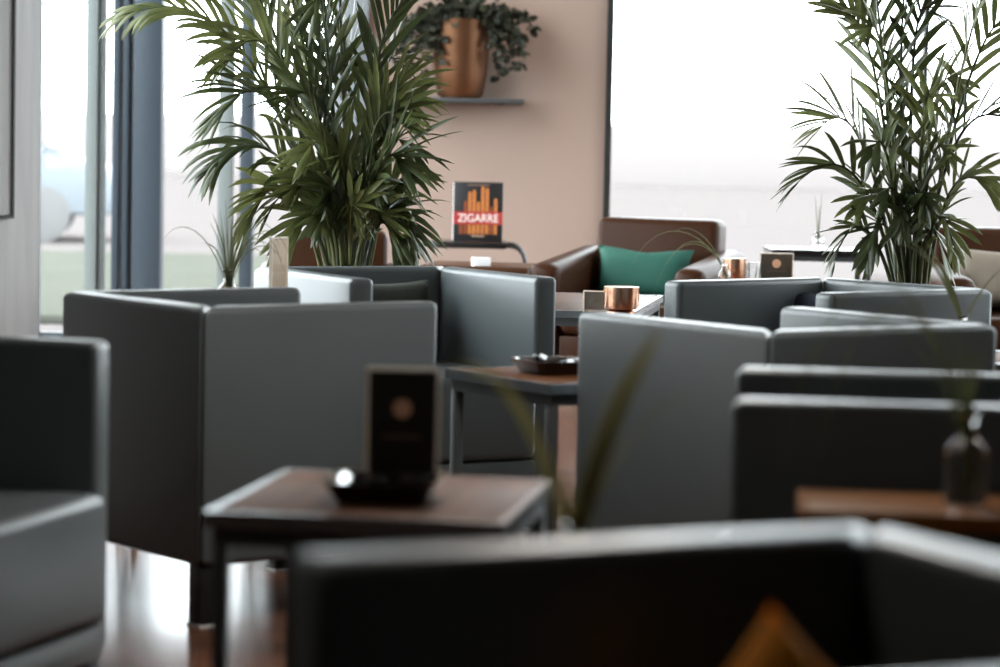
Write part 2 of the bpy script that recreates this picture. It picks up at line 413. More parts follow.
tb5.location = (c5.x, c5.y, 0); tb5.rotation_euler = (0, 0, a5)
# slim console before the dark armchair
e0 = at(797, 489, .60); thE = chairs[4][2] + PI / 2
tb3 = make_table('console_table', .75, .235, .60, M['ambertop'], 'slim dark wooden console with the clear vase, before the dark armchair', tm=M['ambertop'])
dx, dy = Vector((math.cos(thE), math.sin(thE), 0)), Vector((-math.sin(thE), math.cos(thE), 0))
c3 = e0 + dx * .375 - dy * .1175
tb3.location = (c3.x, c3.y, 0); tb3.rotation_euler = (0, 0, thE)
tb8 = make_table('plant_table', .42, .42, .60, M['tabletop'], 'table behind the armchair at the glazing, holding a grass vase and an upright sign')
tb8.location = (-.84, 7.42, 0); tb8.rotation_euler = (0, 0, .25)
tb10 = dup(tb8, (1.22, 6.58, 0), .1, 'table hidden between the two big grey armchairs under a small vase')
tb7 = dup(tb1, (1.02, 10.72, 0), .1, 'table before the big window with the small copper cup and a card')
tb6 = make_table('window_table', .46, .40, .64, M['black'], 'black table standing close to the big window, small vase on top', tm=M['black'])
v6 = at(818, 254, z=.615) ; tb6.location = (v6.x + .0, v6.y, 0)
tb9 = make_table('end_table', .46, .46, .56, M['darktop'], 'brown end table beside the leather armchair, white box on top', tm=M['darktop'])
tb9.location = (-.09, 11.72, 0); tb9.rotation_euler = (0, 0, -.12)

# book table: black slab on two bent tubes
bt = at(470, 241, d=13.0)
zt = bt.z
nt = thing('tube_table', 'black side table with bent tube frame against the peach wall, cigar book on top', 'table', (bt.x, bt.y, 0))
obj('table_top', box(-.19, .175, -.16, .16, zt - .03, zt, .004), M['black'], nt)
for sy in (-.14, .14):
    pts = [(-.27, sy, .011)] + bez([(-.27, sy, zt - .11), (-.27, sy, zt - .016), (-.20, sy, zt - .016)], 8)
    pts += bez([(.19, sy, zt - .016), (.27, sy, zt - .016), (.27, sy, zt - .13)], 8) + [(.27, sy, .011)]
    obj('tube_frame', tube(pts, .010, 10), M['black'], nt)
    for sx in (-.27, .27): pass
obj('foot_bar', tube([(-.27, -.16, .011), (-.27, .16, .011)], .011, 10), M['black'], nt)
obj('foot_bar', tube([(.27, -.16, .011), (.27, .16, .011)], .011, 10), M['black'], nt)

# ------------------------------------------------------------------ book
k = 13.0 / F
bw_, bh_ = 49 * k, 59 * k
bk = thing('book', 'black cigar book with red title band standing on the tube table', 'book', (at(477.5, 240, d=13.0).x, bt.y, zt), .05)
obj('cover', box(-bw_ / 2, bw_ / 2, -.012, .012, 0, bh_, .002), M['cover'], bk)
obj('page_block', box(-bw_ / 2 - .0035, bw_ / 2 - .004, -.009, .009, .004, bh_ - .004), M['paper'], bk)
hts = [.40, .58, .74, .77, .57, .83, .80, .49, .63]
bmA = bmesh.new()
for i, hh in enumerate(hts):
    x = (-.40 + .088 * i + .05) * bw_; r = .034 * bw_
    z1 = bh_ * (.10 + hh)
    b = bmA; mi = 1 if i in (0, 1, 7) else 0
    pts = [(x - r, .12 * bh_), (x + r, .12 * bh_), (x + r, z1 - .03 * bh_), (x + r * .5, z1), (x - r * .5, z1), (x - r, z1 - .03 * bh_)]
    f = [b.verts.new((px, -.0135, pz)) for px, pz in pts]; g = [b.verts.new((px, -.0118, pz)) for px, pz in pts]
    b.faces.new(f).material_index = mi
    for j in range(6): b.faces.new((f[j], f[(j + 1) % 6], g[(j + 1) % 6], g[j])).material_index = mi
obj('cigar_picture', bmA, [M['cigar'], M['cigar2']], bk, False)
obj('title_band', box(-bw_ / 2, bw_ / 2, -.0148, -.0118, .285 * bh_, .50 * bh_), M['red'], bk)
def text_obj(txt, size, mtl, parent, x, y, z, name, stretch=1.0):
    cu = bpy.data.curves.new(name, 'FONT'); cu.body = txt; cu.size = size; cu.align_x = 'CENTER'; cu.align_y = 'CENTER'; cu.extrude = .0004; cu.offset = size * .012
    to = bpy.data.objects.new(name, cu); COL.objects.link(to)
    bpy.context.view_layer.update()
    me = bpy.data.meshes.new_from_object(to.evaluated_get(bpy.context.evaluated_depsgraph_get()))
    COL.objects.unlink(to); bpy.data.objects.remove(to)
    o = bpy.data.objects.new(name, me); COL.objects.link(o); me.materials.clear(); me.materials.append(mtl)
    o.parent = parent; o.location = (x, y, z); o.rotation_euler = (PI / 2, 0, 0); o.scale = (stretch, 1, 1)
    return o
text_obj('ZIGARRE', .118 * bw_ * 1.95, M['titlewhite'], bk, 0, -.0155, .385 * bh_, 'title', .90)
obj('small_print', box(-.13 * bw_, .13 * bw_, -.0128, -.0118, .075 * bh_, .10 * bh_), M['textline'], bk)
obj('small_print', box(-.22 * bw_, .22 * bw_, -.0128, -.0118, .945 * bh_, .955 * bh_), M['textline'], bk)

# ------------------------------------------------------------------ ashtrays
def make_ashtray():
    t = thing('ashtray', '-', 'ashtray')
    a, b, hh = .085, .062, .034      # rim half size, foot half size
    bm = bmesh.new()
    def ring(s, z, cut=.18):
        c = s * cut
        return [bm.verts.new(v) for v in ((-s + c, -s, z), (s - c, -s, z), (s, -s + c, z), (s, s - c, z), (s - c, s, z), (-s + c, s, z), (-s, s - c, z), (-s, -s + c, z))]
    rs = [ring(b, 0), ring(a - .003, hh - .002), ring(a, hh), ring(a - .012, hh - .001), ring(a - .030, hh - .010), ring(b - .016, .008)]
    for u, v in zip(rs, rs[1:]):
        for i in range(8): bm.faces.new((u[i], u[(i + 1) % 8], v[(i + 1) % 8], v[i]))
    bm.faces.new(rs[0][::-1]); bm.faces.new(rs[-1])
    bevel(bm, .0012, 2)
    obj('bowl', bm, M['ceramic'], t)
    for r in (0, PI):
        bm = bmesh.new(); n = 8
        pr = [(.0105 * math.cos(PI + PI * i / n), hh + .006 + .0105 * math.sin(PI + PI * i / n)) for i in range(n + 1)]
        f = [bm.verts.new((x, -a + .001, z)) for x, z in pr]; g = [bm.verts.new((x, -a + .034, z - .004)) for x, z in pr]
        for i in range(n): bm.faces.new((f[i], f[i + 1], g[i + 1], g[i]))
        o = obj('cigar_rest', bm, M['ceramic'], t); o.rotation_euler = (0, 0, r)
    return t
ash = make_ashtray(); p = at(386, 502, ZT); p = at(386, 500, ZT)
ash.location = (p.x, p.y, ZT); ash.rotation_euler = (0, 0, -.12); ash['label'] = 'black square ashtray in front of the black card on the near table'; ash.scale = (1.05, 1.05, 1.05)
ash['group'] = 'black ashtrays'
p = at(553, 373, ZT); dup(ash, (p.x, p.y, ZT), .48, 'black square ashtray on the table between the armchairs, partly behind one').scale = (1, 1, 1)

# ------------------------------------------------------------------ cards in clear holders
def make_card(name, label, loc, rz, w, h, front, emb=True, foot=True):
    t = thing(name, label, 'sign', loc, rz)
    obj('card', box(-w / 2 + .004, w / 2 - .004, -.0012, .0012, .006, h - .004), front, t)
    bm = bmesh.new(); addbox(bm, -w / 2, w / 2, -.0042, -.0022, .002, h); addbox(bm, -w / 2, w / 2, .0022, .0042, .002, h)
    addbox(bm, -w / 2, w / 2, -.028, .028, 0, .0018)
    obj('clear_holder', bm, M['acrylic'], t, False)
    bm = bmesh.new(); addbox(bm, -w / 2 - .0018, -w / 2 + .002, -.0046, .0046, .002, h); addbox(bm, w / 2 - .002, w / 2 + .0018, -.0046, .0046, .002, h); addbox(bm, -w / 2, w / 2, -.0046, .0046, h - .002, h + .0022)
    obj('holder_rim', bm, M['cream'], t, False)
    if emb:
        bm = lathe([(0, 0), (.132 * w, 0), (.132 * w, .0012), (0, .0012)], 28); bmesh.ops.rotate(bm, cent=(0, 0, 0), matrix=Matrix.Rotation(PI / 2, 3, 'X'), verts=bm.verts[:])
        o = obj('emblem', bm, M['emblem'], t); o.location = (0, -.0012, h * .67)
        bm = bmesh.new(); x = -.27 * w; r = random.Random(3)
        while x < .27 * w:
            l_ = r.uniform(.02, .06) * w; addbox(bm, x, x + l_, -.0021, -.0012, h * .425, h * .44); x += l_ + .012 * w
        obj('print_line', bm, M['textline'], t, False)
    return t
p1 = at(401, 488, ZT)
make_card('table_card', 'black card with copper dot in clear holder behind the near ashtray', (p1.x, p1.y, ZT), -.06, 72 * p1.y / F, 120 * p1.y / F, M['card'])
p = at(597, 311.5, .55)
make_card('table_card', 'small grey card beside the large copper candle cup', (p.x, p.y, .55), -.15, .090, .066, mat('grey_card', (.16, .16, .16), .5, var=.5, vscale=40), emb=False)
p = at(776, 284.5, .55)
make_card('table_card', 'brown card with round emblem near the small copper cup by the window', (p.x, p.y, .55), -.1, .132, .125, mat('brown_card', (.075, .06, .045), .5, var=.3, vscale=30))
p = at(279, 238, d=7.33)
make_card('acrylic_sign', 'narrow beige acrylic sign seen nearly edge-on before a bluish armchair arm', (p.x, p.y, .60), 1.22, .10, p.z - .60, M['cream'], emb=False)

# ------------------------------------------------------------------ candle cups
def make_cup(name, label, loc, r, h):
    t = thing(name, label, 'candle holder', loc)
    obj('cup', lathe([(0, .012 * h / .1), (r * .92, .014), (r, .022), (r, h), (r - .004, h), (r - .004, .03), (0, .03)], 36), M['copper'], t)
    obj('foot', lathe([(0, 0), (r * .8, 0), (r * .8, .006), (r * .55, .013), (0, .013)], 30), M['copper'], t)
    obj('candle', lathe([(0, .0305), (r * .86, .0305), (r * .90, h - .001), (r * .4, h - .006), (0, h - .006)], 30), M['wax'], t)
    return t
p = at(621, 313, .55); make_cup('candle_cup', 'large copper candle cup on the long dark table before the teal cushion', (p.x - .0, p.y, .55), .058, .086)
p = at(734, 284.5, .55); make_cup('candle_cup', 'small copper candle cup at the end of the leather armchair, by the window', (p.x, p.y, .55), .045, .105)
p = at(752, 284.5, .55)
gl = thing('water_glass', 'clear drinking glass beside the small copper candle cup', 'glass', (p.x, p.y, .55))
obj('glass_body', lathe([(0, 0), (.026, 0), (.036, .09), (.034, .09), (.0245, .006), (0, .006)], 28), M['vglass'], gl)

# white box on the brown end table
p = at(481, 266, .56)
wb = thing('cigarette_box', 'small white box lying on the brown end table behind the palm armchair', 'box', (p.x, p.y, .56), .25)
obj('carton', box(-.037, .037, -.025, .025, 0, .026, .002), M['paper'], wb); obj('lid', box(-.0375, .0375, -.0255, .0255, .0265, .036, .002), M['paper'], wb)

# ------------------------------------------------------------------ bottle vases with grasses
def blade_into(bm, pts, w):
    n = len(pts); L = []; pts = [Vector(p) for p in pts]
    for i, p in enumerate(pts):
        d = (pts[min(i + 1, n - 1)] - pts[max(i - 1, 0)]).normalized()
        s = d.cross(Vector((0, -1, .25))).normalized(); u = i / (n - 1)
        ww = w * (1 - u ** 2.5) * min(1, .55 + u * 2) / 2 + .0002
        q = d.cross(s) * ww * .5
        L.append((bm.verts.new(p - s * ww + q), bm.verts.new(p), bm.verts.new(p + s * ww + q)))
    for a, b in zip(L, L[1:]):
        bm.faces.new((a[0], a[1], b[1], b[0])); bm.faces.new((a[1], a[2], b[2], b[1]))
def make_vase(name, label, loc, h, blades, mtl, wid=.005, r=.031):
    t = thing(name, label, 'vase', loc)
    prof = [(0, 0), (r * .93, 0), (r, .06 * h), (r, .52 * h), (r * .9, .64 * h), (r * .45, .76 * h), (r * .38, .90 * h), (r * .52, h), (r * .40, h * 1.005), (r * .25, h * .96), (0, h * .94)]
    obj('bottle', lathe(prof, 30), M['vglass'], t)
    for bl in blades:
        bm = bmesh.new(); blade_into(bm, bez(bl[0], 12), bl[1] if len(bl) > 1 else wid)
        obj('grass_blade', bm, mtl, t, 'leaf')
    return t
def blade_to(loc, h, tip, lift=.5, y0=None):
    """from the vase foot through its neck to a tip given as a point of the place"""
    loc = Vector(loc); tp = Vector(tip) - loc; nk = Vector((R.uniform(-.004, .004), R.uniform(-.004, .004), h))
    return [Vector((-tp.x * .05, 0, .12 * h)).to_tuple(), nk.to_tuple(), (nk + (tp - nk) * .35 + Vector((0, 0, lift * abs(tp.x) + .02))).to_tuple(), (nk + (tp - nk) * .8 + Vector((0, 0, lift * abs(tp.x) * .8))).to_tuple(), tp.to_tuple()]
def vase_at(name, label, px, py, z, h, tips, mtl, wid=.005, r=.031):
    p = at(px, py, z); loc = (p.x, p.y, z); bl = []
    for tpx, tpy, dd, lift, *w in tips:
        q = at(tpx, tpy, d=p.y + dd); bl.append((blade_to(loc, h, q, lift), w[0] if w else wid))
    return make_vase(name, label, loc, h, bl, mtl, wid, r)
# blurred reeds over the nearest chair
p = at(573, 574, .55)
vase_at('reed_vase', 'blurred clear bottle with tall reeds just above the nearest armchair', 573, 626, ZT, .125,
        [(652, 335, .05, .1, .022), (640, 352, .0, .15, .020), (664, 322, .02, .1, .018), (628, 372, -.03, .1, .018), (448, 372, .1, .55, .013), (462, 385, .05, .65, .010), (700, 395, .1, .3, .003), (615, 400, -.05, .05, .014), (560, 470, -.05, .05, .010)], M['reed'])
vase_at('grass_vase', 'clear bottle vase with upright grass on the slim console', 965, 503, .60, .125,
        [(938, 325, .02, .1, .006), (953, 318, .0, .05, .007), (968, 322, .05, .05, .006), (992, 330, .0, .1, .006), (782, 465, .0, 1.4, .005), (812, 480, .05, 1.5, .005), (790, 400, .1, .8, .0035), (975, 345, .0, .02, .006)], M['grass'])
fr_ = random.Random(21)
FAN = [(163, 240, .0, .55, .0025), (242, 190, .0, .1, .0035), (292, 262, .1, .9, .0025), (284, 272, .05, 1.1)]
for q_ in range(26):
    t_ = q_ / 25; px_ = 206 + 74 * t_ ** 1.2 + fr_.uniform(-4, 4)
    FAN.append((px_, 196 + abs(px_ - 232) * 1.1 + fr_.uniform(-6, 26), fr_.uniform(-.12, .12), max(.08, abs(px_ - 226) / 55 * fr_.uniform(.5, 1.1))))
vase_at('grass_vase', 'white-looking bottle vase with a fan of fine grass before the glazing', 228, 322, .60, .14,
        FAN, M['grass'], .003, .033)
vase_at('grass_vase', 'small bottle vase with two grass sprays peeking over the large armchair back', 962, 352, .60, .09,
        [(925, 240, .0, .1, .008), (918, 252, .05, .3, .006), (936, 256, .0, .05, .008), (1008, 262, .0, .05, .005), (885, 250, .05, .5, .003), (905, 240, .05, .3, .005)], M['grass'], .006, .026)
vase_at('bud_vase', 'tiny clear vase with thin twigs on the black window table', 818, 250, .64, .085,
        [(815, 196, .0, .1, .004), (820, 205, .0, .1, .004), (822, 190, .0, .1, .003)], M['grass'], .004, .026)
vase_at('grass_vase', 'vase behind the small copper cup whose long blades arch over the teal cushion', 724, 286.5, .55, .09,
        [(632, 264, .0, .55, .003), (655, 290, .0, .8, .003), (674, 232, .0, .4, .003), (668, 262, .0, .5, .003), (706, 250, .0, .1, .003)], M['grass'], .003, .024)

# ------------------------------------------------------------------ leather armchairs
def make_club():
    t = thing('leather_armchair', '-', 'armchair'); w, d, aw = .74, .76, .135
    h = w / 2
    for s in (-1, 1):
        x0, x1 = sorted((s * h, s * (h - aw)))
        bm = bmesh.new(); addbox(bm, x0, x1, 0, d - .03, .10, .60); bevel(bm, .05, 6)
        for v in bm.verts:                        # arm rises to the rear
            if v.co.z > .4: v.co.z += .07 * (v.co.y / d) ** 2
        obj('arm', bm, M['brown'], t)
    bm = bmesh.new(); addbox(bm, -h + aw - .03, h - aw + .03, d - .17, d, .12, .79); bevel(bm, .035, 5)
    for v in bm.verts: v.co.y += .09 * max(0, v.co.z - .4)
    obj('backrest', bm, M['brown'], t)
    obj('seat_cushion', box(-h + aw + .003, h - aw - .003, .01, d - .175, .29, .43, .035, 5), M['brown'], t)
    obj('base', box(-h + aw + .003, h - aw - .003, .02, d - .175, .10, .285, .01, 2), M['brown'], t)
    for sx in (-1, 1):
        for y in (.04, d - .12):
            x = sx * (h - .07); obj('leg', lathe([(0, 0), (.016, 0), (.024, .104), (0, .104)], 16, (x, y + .02, 0)), M['legblack'], t)
    return t
lc = make_club(); lc.scale = (1.06, 1, .975); lc.location = (.475, 11.31, 0); lc.rotation_euler = (0, 0, -.34); lc['label'] = 'brown leather armchair with the teal cushion at the edge of the big window'
lc['group'] = 'brown leather armchairs'
kx = at(945, 260, d=11.6).x
dup(lc, (kx + .28, 10.95, 0), .10, 'brown leather armchair with a taupe cushion, cut by the picture edge')
dup(lc, (-.63, 9.98, 0), .05, 'dark leather armchair mostly hidden behind the tall palm at the glazing').scale = (.8, 1, .925)
def lchair(lx, ly, th, u, v, z): return Vector((lx + u * math.cos(th) - v * math.sin(th), ly + u * math.sin(th) + v * math.cos(th), z))
p = at(650, 270, d=11.72)
cushion('cushion', 'teal cushion in the brown leather armchair by the window', (.44, .235), .13, M['teal'], lchair(.460, 11.31, -.34, -.005, .505, .532), (-.22, .02, -.34), .05)
cushion('cushion', 'taupe cushion in the leather armchair at the picture edge', (.43, .27), .14, M['beige'], lchair(kx + .28, 10.95, .10, -.005, .50, .56), (-.22, -.02, .10), .03)

# ------------------------------------------------------------------ shelf, copper pot and trailing plant
YS = YB - .005
sa, sb = at(398, 96, d=YB - .13), at(524, 100.5, d=YB - .13)
zs = (sa.z + sb.z) / 2
sh = thing('wall_shelf', 'dark floating shelf on the peach wall under the copper pot', 'shelf', (0, 0, zs))
obj('board', box(sa.x, sb.x, YB - .26, YB - .001, -.024, 0, .003), M['steel'], sh)
obj('bracket', box(sa.x + .1, sa.x + .13, YB - .2, YB - .001, -.032, -.0245), M['steel'], sh)
obj('bracket', box(sb.x - .13, sb.x - .10, YB - .2, YB - .001, -.032, -.0245), M['steel'], sh)
pc = at(460, 95, d=YB - .14)
tp = thing('trailing_plant', 'trailing dark-leaved plant in a copper pot on the wall shelf', 'plant', (pc.x, YB - .15, zs))
obj('pot', lathe([(0, 0), (.098, 0), (.118, .02), (.136, .12), (.148, .26), (.156, .36), (.160, .40), (.150, .40), (.142, .34), (.1, .33), (0, .33)], 40), M['copperpot'], tp)
obj('soil', lathe([(0, .345), (.14, .345), (.14, .35), (0, .362)], 24), M['soil'], tp)
rr = random.Random(11)
def vine_leaves(bm, pts, size):
    for i in range(1, len(pts)):
        for _ in range(5):
            p = pts[i] + Vector((rr.uniform(-.02, .02), rr.uniform(-.02, .02), rr.uniform(-.02, .02)))
            d = Vector((rr.uniform(-1, 1), rr.uniform(-1, .4), rr.uniform(-1.2, .3))).normalized(); s = d.cross(Vector((rr.uniform(-1, 1), rr.uniform(-1, 1), rr.uniform(-1, 1)))).normalized()
            nn = d.cross(s); l_ = size * rr.uniform(.7, 1.25); w_ = l_ * .36
            a = bm.verts.new(p); b = bm.verts.new(p + d * l_ * .35 + s * w_ + nn * .004); c = bm.verts.new(p + d * l_ * .75 + s * w_ * .75); e = bm.verts.new(p + d * l_ - nn * .006)
            f = bm.verts.new(p + d * l_ * .75 - s * w_ * .75); g = bm.verts.new(p + d * l_ * .35 - s * w_ + nn * .004); mdl = bm.verts.new(p + d * l_ * .5 - nn * .005)
            for tri in ((a, b, mdl), (b, c, mdl), (c, e, mdl), (e, f, mdl), (f, g, mdl), (g, a, mdl)): bm.faces.new(tri)
kk = (YB - .15) / F
vines = []
def vp(px, py, dy): return Vector(((px - 460) * kk, dy, (95 - py) * kk))
ends = [(405, 62), (412, 78), (425, 70), (436, 58), (400, 42), (418, 50), (430, 40), (440, 45), (395, 55), (497, 74), (505, 66), (512, 60), (520, 45), (528, 22), (500, 50), (516, 34), (508, 24), (484, 30), (470, 12), (450, 20), (428, 25), (523, 62), (492, 40), (447, 30), (410, 30)]
for ex, ey in ends:
    dy = rr.uniform(-.15, .02)
    st = Vector((rr.uniform(-.09, .09), rr.uniform(-.08, .06), .36))
    e = vp(ex, ey, dy); pk = st.lerp(e, .55) + Vector((0, -.02, .10 + .04 * rr.random())); pk.z = max(pk.z, .46)
    vines.append(bez([st, st + Vector((0, 0, .12)), pk, Vector((e.x, e.y, max(e.z + .08, pk.z - .05))), e], 12))
for ex, ey in [(430, 5), (450, -5), (475, -8), (500, 2), (520, 10), (410, 14), (440, -10), (490, -12)]:
    e = vp(ex, ey, rr.uniform(-.12, .02)); st = Vector((rr.uniform(-.08, .08), rr.uniform(-.07, .05), .36))
    vines.append(bez([st, st + Vector((0, 0, .10)), e], 9))
for vn in vines:
    bm = bmesh.new(); tube_into(bm, vn, .0022, 5); vine_leaves(bm, vn, .047)
    obj('vine', bm, M['ivy'], tp, 'leaf')

# ------------------------------------------------------------------ palms
def leaflet(bm, p, d, side, L, w, droop, nseg=6):
    """long folded blade"""
    d = d.normalized(); pos = p.copy(); rows = []; cur = d.copy()
    for i in range(nseg + 1):
        u = i / nseg
        s = cur.cross(side).normalized() if abs(cur.dot(side)) < .98 else cur.orthogonal().normalized()
        ww = w * (math.sin(PI * min(1, (u * .86 + .10))) ** .75) / 2 if u < 1 else .0003
        nb_ = s.cross(cur).normalized()
        rows.append((bm.verts.new(pos + s * ww - nb_ * ww * .35), bm.verts.new(pos), bm.verts.new(pos - s * ww - nb_ * ww * .35)))
        cur = (cur + Vector((0, 0, -droop * (0.25 + u) / nseg * 2.2))).normalized()
        pos = pos + cur * (L / nseg)
    for a, b in zip(rows, rows[1:]):
        bm.faces.new((a[0], a[1], b[1], b[0])); bm.faces.new((a[1], a[2], b[2], b[1]))
def frond(parent, ctrl, n, L, w, mtl, bare=.45, droop=.5, seed=0, ang=.54, roll=0.0):
    r = random.Random(seed); pts = bez(ctrl, 40)
    bm = bmesh.new(); tube_into(bm, pts, [.0085 * (1 - i / 40) + .0015 for i in range(41)], 6)
    i0 = int(40 * bare)
    for k in range(n):
        u = k / (n - 1); f = i0 + u * (39.5 - i0); i = int(f); p = pts[i].lerp(pts[min(40, i + 1)], f - i)
        t = (pts[min(40, i + 1)] - pts[max(0, i - 1)]).normalized()
        lat = t.cross(Vector((0, 0, 1)))
        lat = lat.normalized() if lat.length > .15 else Vector((r.uniform(-1, 1), r.uniform(-1, 1), 0)).normalized() if k == 0 else prevlat
        prevlat = lat; upv = lat.cross(t).normalized()
        lat, upv = lat * math.cos(roll) + upv * math.sin(roll), upv * math.cos(roll) - lat * math.sin(roll)
        ll = L * (.55 + .75 * math.sin(PI * (.12 + .80 * u)) ) / 1.3
        for s in (1, -1):
            a = ang * (1 - .45 * u) * r.uniform(.8, 1.2)
            d = t * math.cos(a) + lat * s * math.sin(a) + upv * r.uniform(.05, .4)
            leaflet(bm, p, d, upv + lat * s * r.uniform(-.3, .3), ll * r.uniform(.85, 1.12), w * r.uniform(.8, 1.2), droop * r.uniform(.5, 1.5))
    leaflet(bm, pts[40], pts[40] - pts[38], Vector((0, 0, 1)), L * .6, w, droop)
    return obj('frond', bm, mtl, parent, 'leaf')
def palm(label, px, d, fr, L, w, group, nl, seed, potr=.17, ang=.56):
    b = at(px, 262, d=d); root = thing('potted_palm', label, 'plant', (b.x, d, 0))
    obj('pot', lathe([(0, 0), (potr * .72, 0), (potr * .78, .02), (potr, .36), (potr, .38), (potr - .015, .38), (potr - .02, .33), (0, .33)], 36), M['potdark'], root)
    obj('soil', lathe([(0, .30), (potr - .03, .30), (potr - .03, .335), (0, .345)], 24), M['soil'], root)
    r = random.Random(seed)
    for k, (bx_, mpx, mpy, tpx, tpy, dm, dt, droop) in enumerate(fr):
        m_ = at(mpx, mpy, d=d + dm * .5); t_ = at(tpx, tpy, d=d + dt * .5)
        o = Vector((b.x, d, 0)); m_ = m_ - o; t_ = t_ - o
        a_ang = r.uniform(0, 2 * PI); st = Vector(((bx_ - px) * d / F * .4 + .02 * math.cos(a_ang), .06 * math.sin(a_ang), .335))
        c1 = Vector(((bx_ - px) * d / F, st.y + dm * .2, max(.75, m_.z * .60)))
        c1 = c1.lerp(st, .12)
        pk = m_ + (m_ - (st + t_) / 2) * .55
        frond(root, [st, c1, pk, pk.lerp(t_, .55) + Vector((0, 0, .05)), t_], nl, L * r.uniform(.85, 1.1) * (.72 if mpy > 195 else 1), w, M['palm'] if k % 2 else M['palm2'], bare=.42, droop=droop, seed=seed * 100 + k, ang=ang, roll=r.choice((-1, 1)) * r.uniform(.3, .95))
    return root
P = [ # base px, arch px/py, tip px/py, depth of arch, depth of tip, droop
    (330, 258, 66, 130, 14, -.10, -.15, .8), (335, 275, 55, 196, -32, .05, .0, .4), (340, 290, 75, 226, 62, -.05, -.15, .4), (338, 285, 122, 222, 112, .0, -.10, .4),
    (340, 300, 40, 262, -62, -.1, -.2, .3), (345, 312, 10, 300, -95, .05, .1, .3), (352, 338, 20, 346, -95, -.05, -.1, .3), (358, 368, 92, 414, -4, -.1, -.2, .25),
    (362, 375, 140, 402, 98, -.05, -.1, .35), (365, 385, 172, 406, 152, .0, -.1, .4), (368, 385, 206, 402, 206, -.1, -.2, .45), (335, 288, 168, 212, 170, -.1, -.25, 1.0),
    (330, 292, 200, 246, 226, -.1, -.2, .5), (350, 342, 118, 352, 62, .1, .2, .25), (355, 366, 158, 398, 118, -.15, -.25, .3), (345, 325, 148, 298, 95, -.15, -.25, .3),
    (340, 312, 208, 268, 214, -.15, -.25, .5), (365, 380, 226, 412, 242, -.15, -.2, .5), (352, 346, 200, 340, 158, -.2, -.3, .25), (360, 374, 190, 402, 165, -.2, -.3, .3),
    (348, 330, 182, 310, 148, -.2, -.3, .3), (350, 360, 214, 376, 186, -.2, -.3, .3), (344, 322, 214, 300, 188, -.2, -.3, .3), (356, 378, 120, 394, 60, .15, .2, .3),
    (342, 300, 30, 284, -110, .1, .15, .3), (348, 322, 40, 330, -62, -.1, -.15, .3), (338, 284, 72, 236, -22, .05, .0, .35), (345, 328, 60, 316, 5, -.2, -.3, .3),
    (340, 325, 228, 286, 248, -.1, -.2, .4), (360, 374, 236, 400, 256, -.1, -.2, .4), (350, 350, 236, 356, 212, -.25, -.35, .3), (345, 332, 236, 318, 222, -.2, -.3, .3), (356, 364, 238, 388, 226, -.2, -.3, .3), (350, 342, 226, 330, 196, -.25, -.35, .3)]
palm('tall potted palm by the glazing, behind the bluish armchair', 348, 9.0, P, .25, .0195, None, 15, 3, .18, .52)
Q = [
    (905, 880, 110, 850, 15, -.05, -.1, .3), (912, 897, 100, 912, -45, .0, -.1, .3), (922, 955, 110, 988, -15, .0, -.1, .5), (898, 865, 190, 796, 184, -.1, -.2, .55),
    (902, 868, 160, 822, 126, .05, .1, .4), (920, 945, 165, 1005, 118, .0, -.1, .4), (925, 945, 205, 990, 190, -.1, -.2, .5), (896, 868, 240, 834, 262, -.1, -.2, .5),
    (924, 932, 228, 955, 250, -.15, -.3, .5), (908, 890, 180, 874, 150, -.25, -.4, .3), (916, 920, 150, 930, 100, -.25, -.4, .3), (912, 905, 165, 902, 110, .15, .2, .3),
    (918, 928, 130, 955, 85, .1, .2, .4), (903, 882, 75, 872, -25, .1, .2, .3), (920, 965, 95, 1012, 20, .1, .2, .5), (908, 898, 222, 884, 196, -.2, -.3, .3), (918, 925, 190, 945, 150, -.1, -.2, .3),
    (914, 915, 225, 925, 200, -.2, -.3, .3), (905, 888, 225, 862, 205, -.1, -.2, .4), (906, 888, 238, 868, 258, -.1, -.2, .4), (918, 925, 240, 945, 262, -.1, -.2, .4), (912, 908, 236, 902, 222, -.2, -.3, .3), (906, 888, 95, 868, 28, -.05, -.1, .3), (914, 908, 80, 930, 10, -.05, -.1, .3)]
palm('potted palm standing before the big window, many thin stems', 910, 9.0, Q, .22, .022, None, 10, 5, .17, .66)

# ------------------------------------------------------------------ parked car outside the glazing
cp = at(66, 205, d=30)
car = thing('car', 'blue-grey parked car outside the glazing, haze put into its pale colours', 'car', (cp.x - 1.6, 30, -.125), .12)
prof = [(-2.1, .30), (-2.15, .62), (-2.0, .80), (-1.2, .90), (-.55, 1.36), (.65, 1.42), (1.35, .98), (2.05, .86), (2.15, .55), (2.1, .30)]
def car_body(prof, w0, z_split, w1):
    bm = bmesh.new(); L = []
    for s in (-1, 1): L.append([bm.verts.new((x, s * (w0 if z < z_split else w1), z)) for x, z in prof])
    n = len(prof); bm.faces.new(L[0]); bm.faces.new(L[1][::-1])
    for i in range(n): bm.faces.new((L[0][i], L[0][(i + 1) % n], L[1][(i + 1) % n], L[1][i]))
    bevel(bm, .05, 3); return bm
obj('body', car_body(prof, .86, 1.0, .66), M['carpaint'], car)
obj('side_glass', car_body([(-.95, .95), (-.5, 1.30), (.6, 1.35), (1.15, .98)], .80, 1.0, .70), M['carglass'], car)
for x in (-1.35, 1.35):
    for s in (-1, 1):
        bm = lathe([(0, 0), (.2, 0), (.31, .02), (.31, .20), (.2, .22), (0, .22)], 24); bmesh.ops.rotate(bm, cent=(0, 0, 0), matrix=Matrix.Rotation(PI / 2, 3, 'X'), verts=bm.verts[:])
        o = obj('wheel', bm, M['hazed_tyre'], car); o.location = (x, s * .78 + .11, .31)

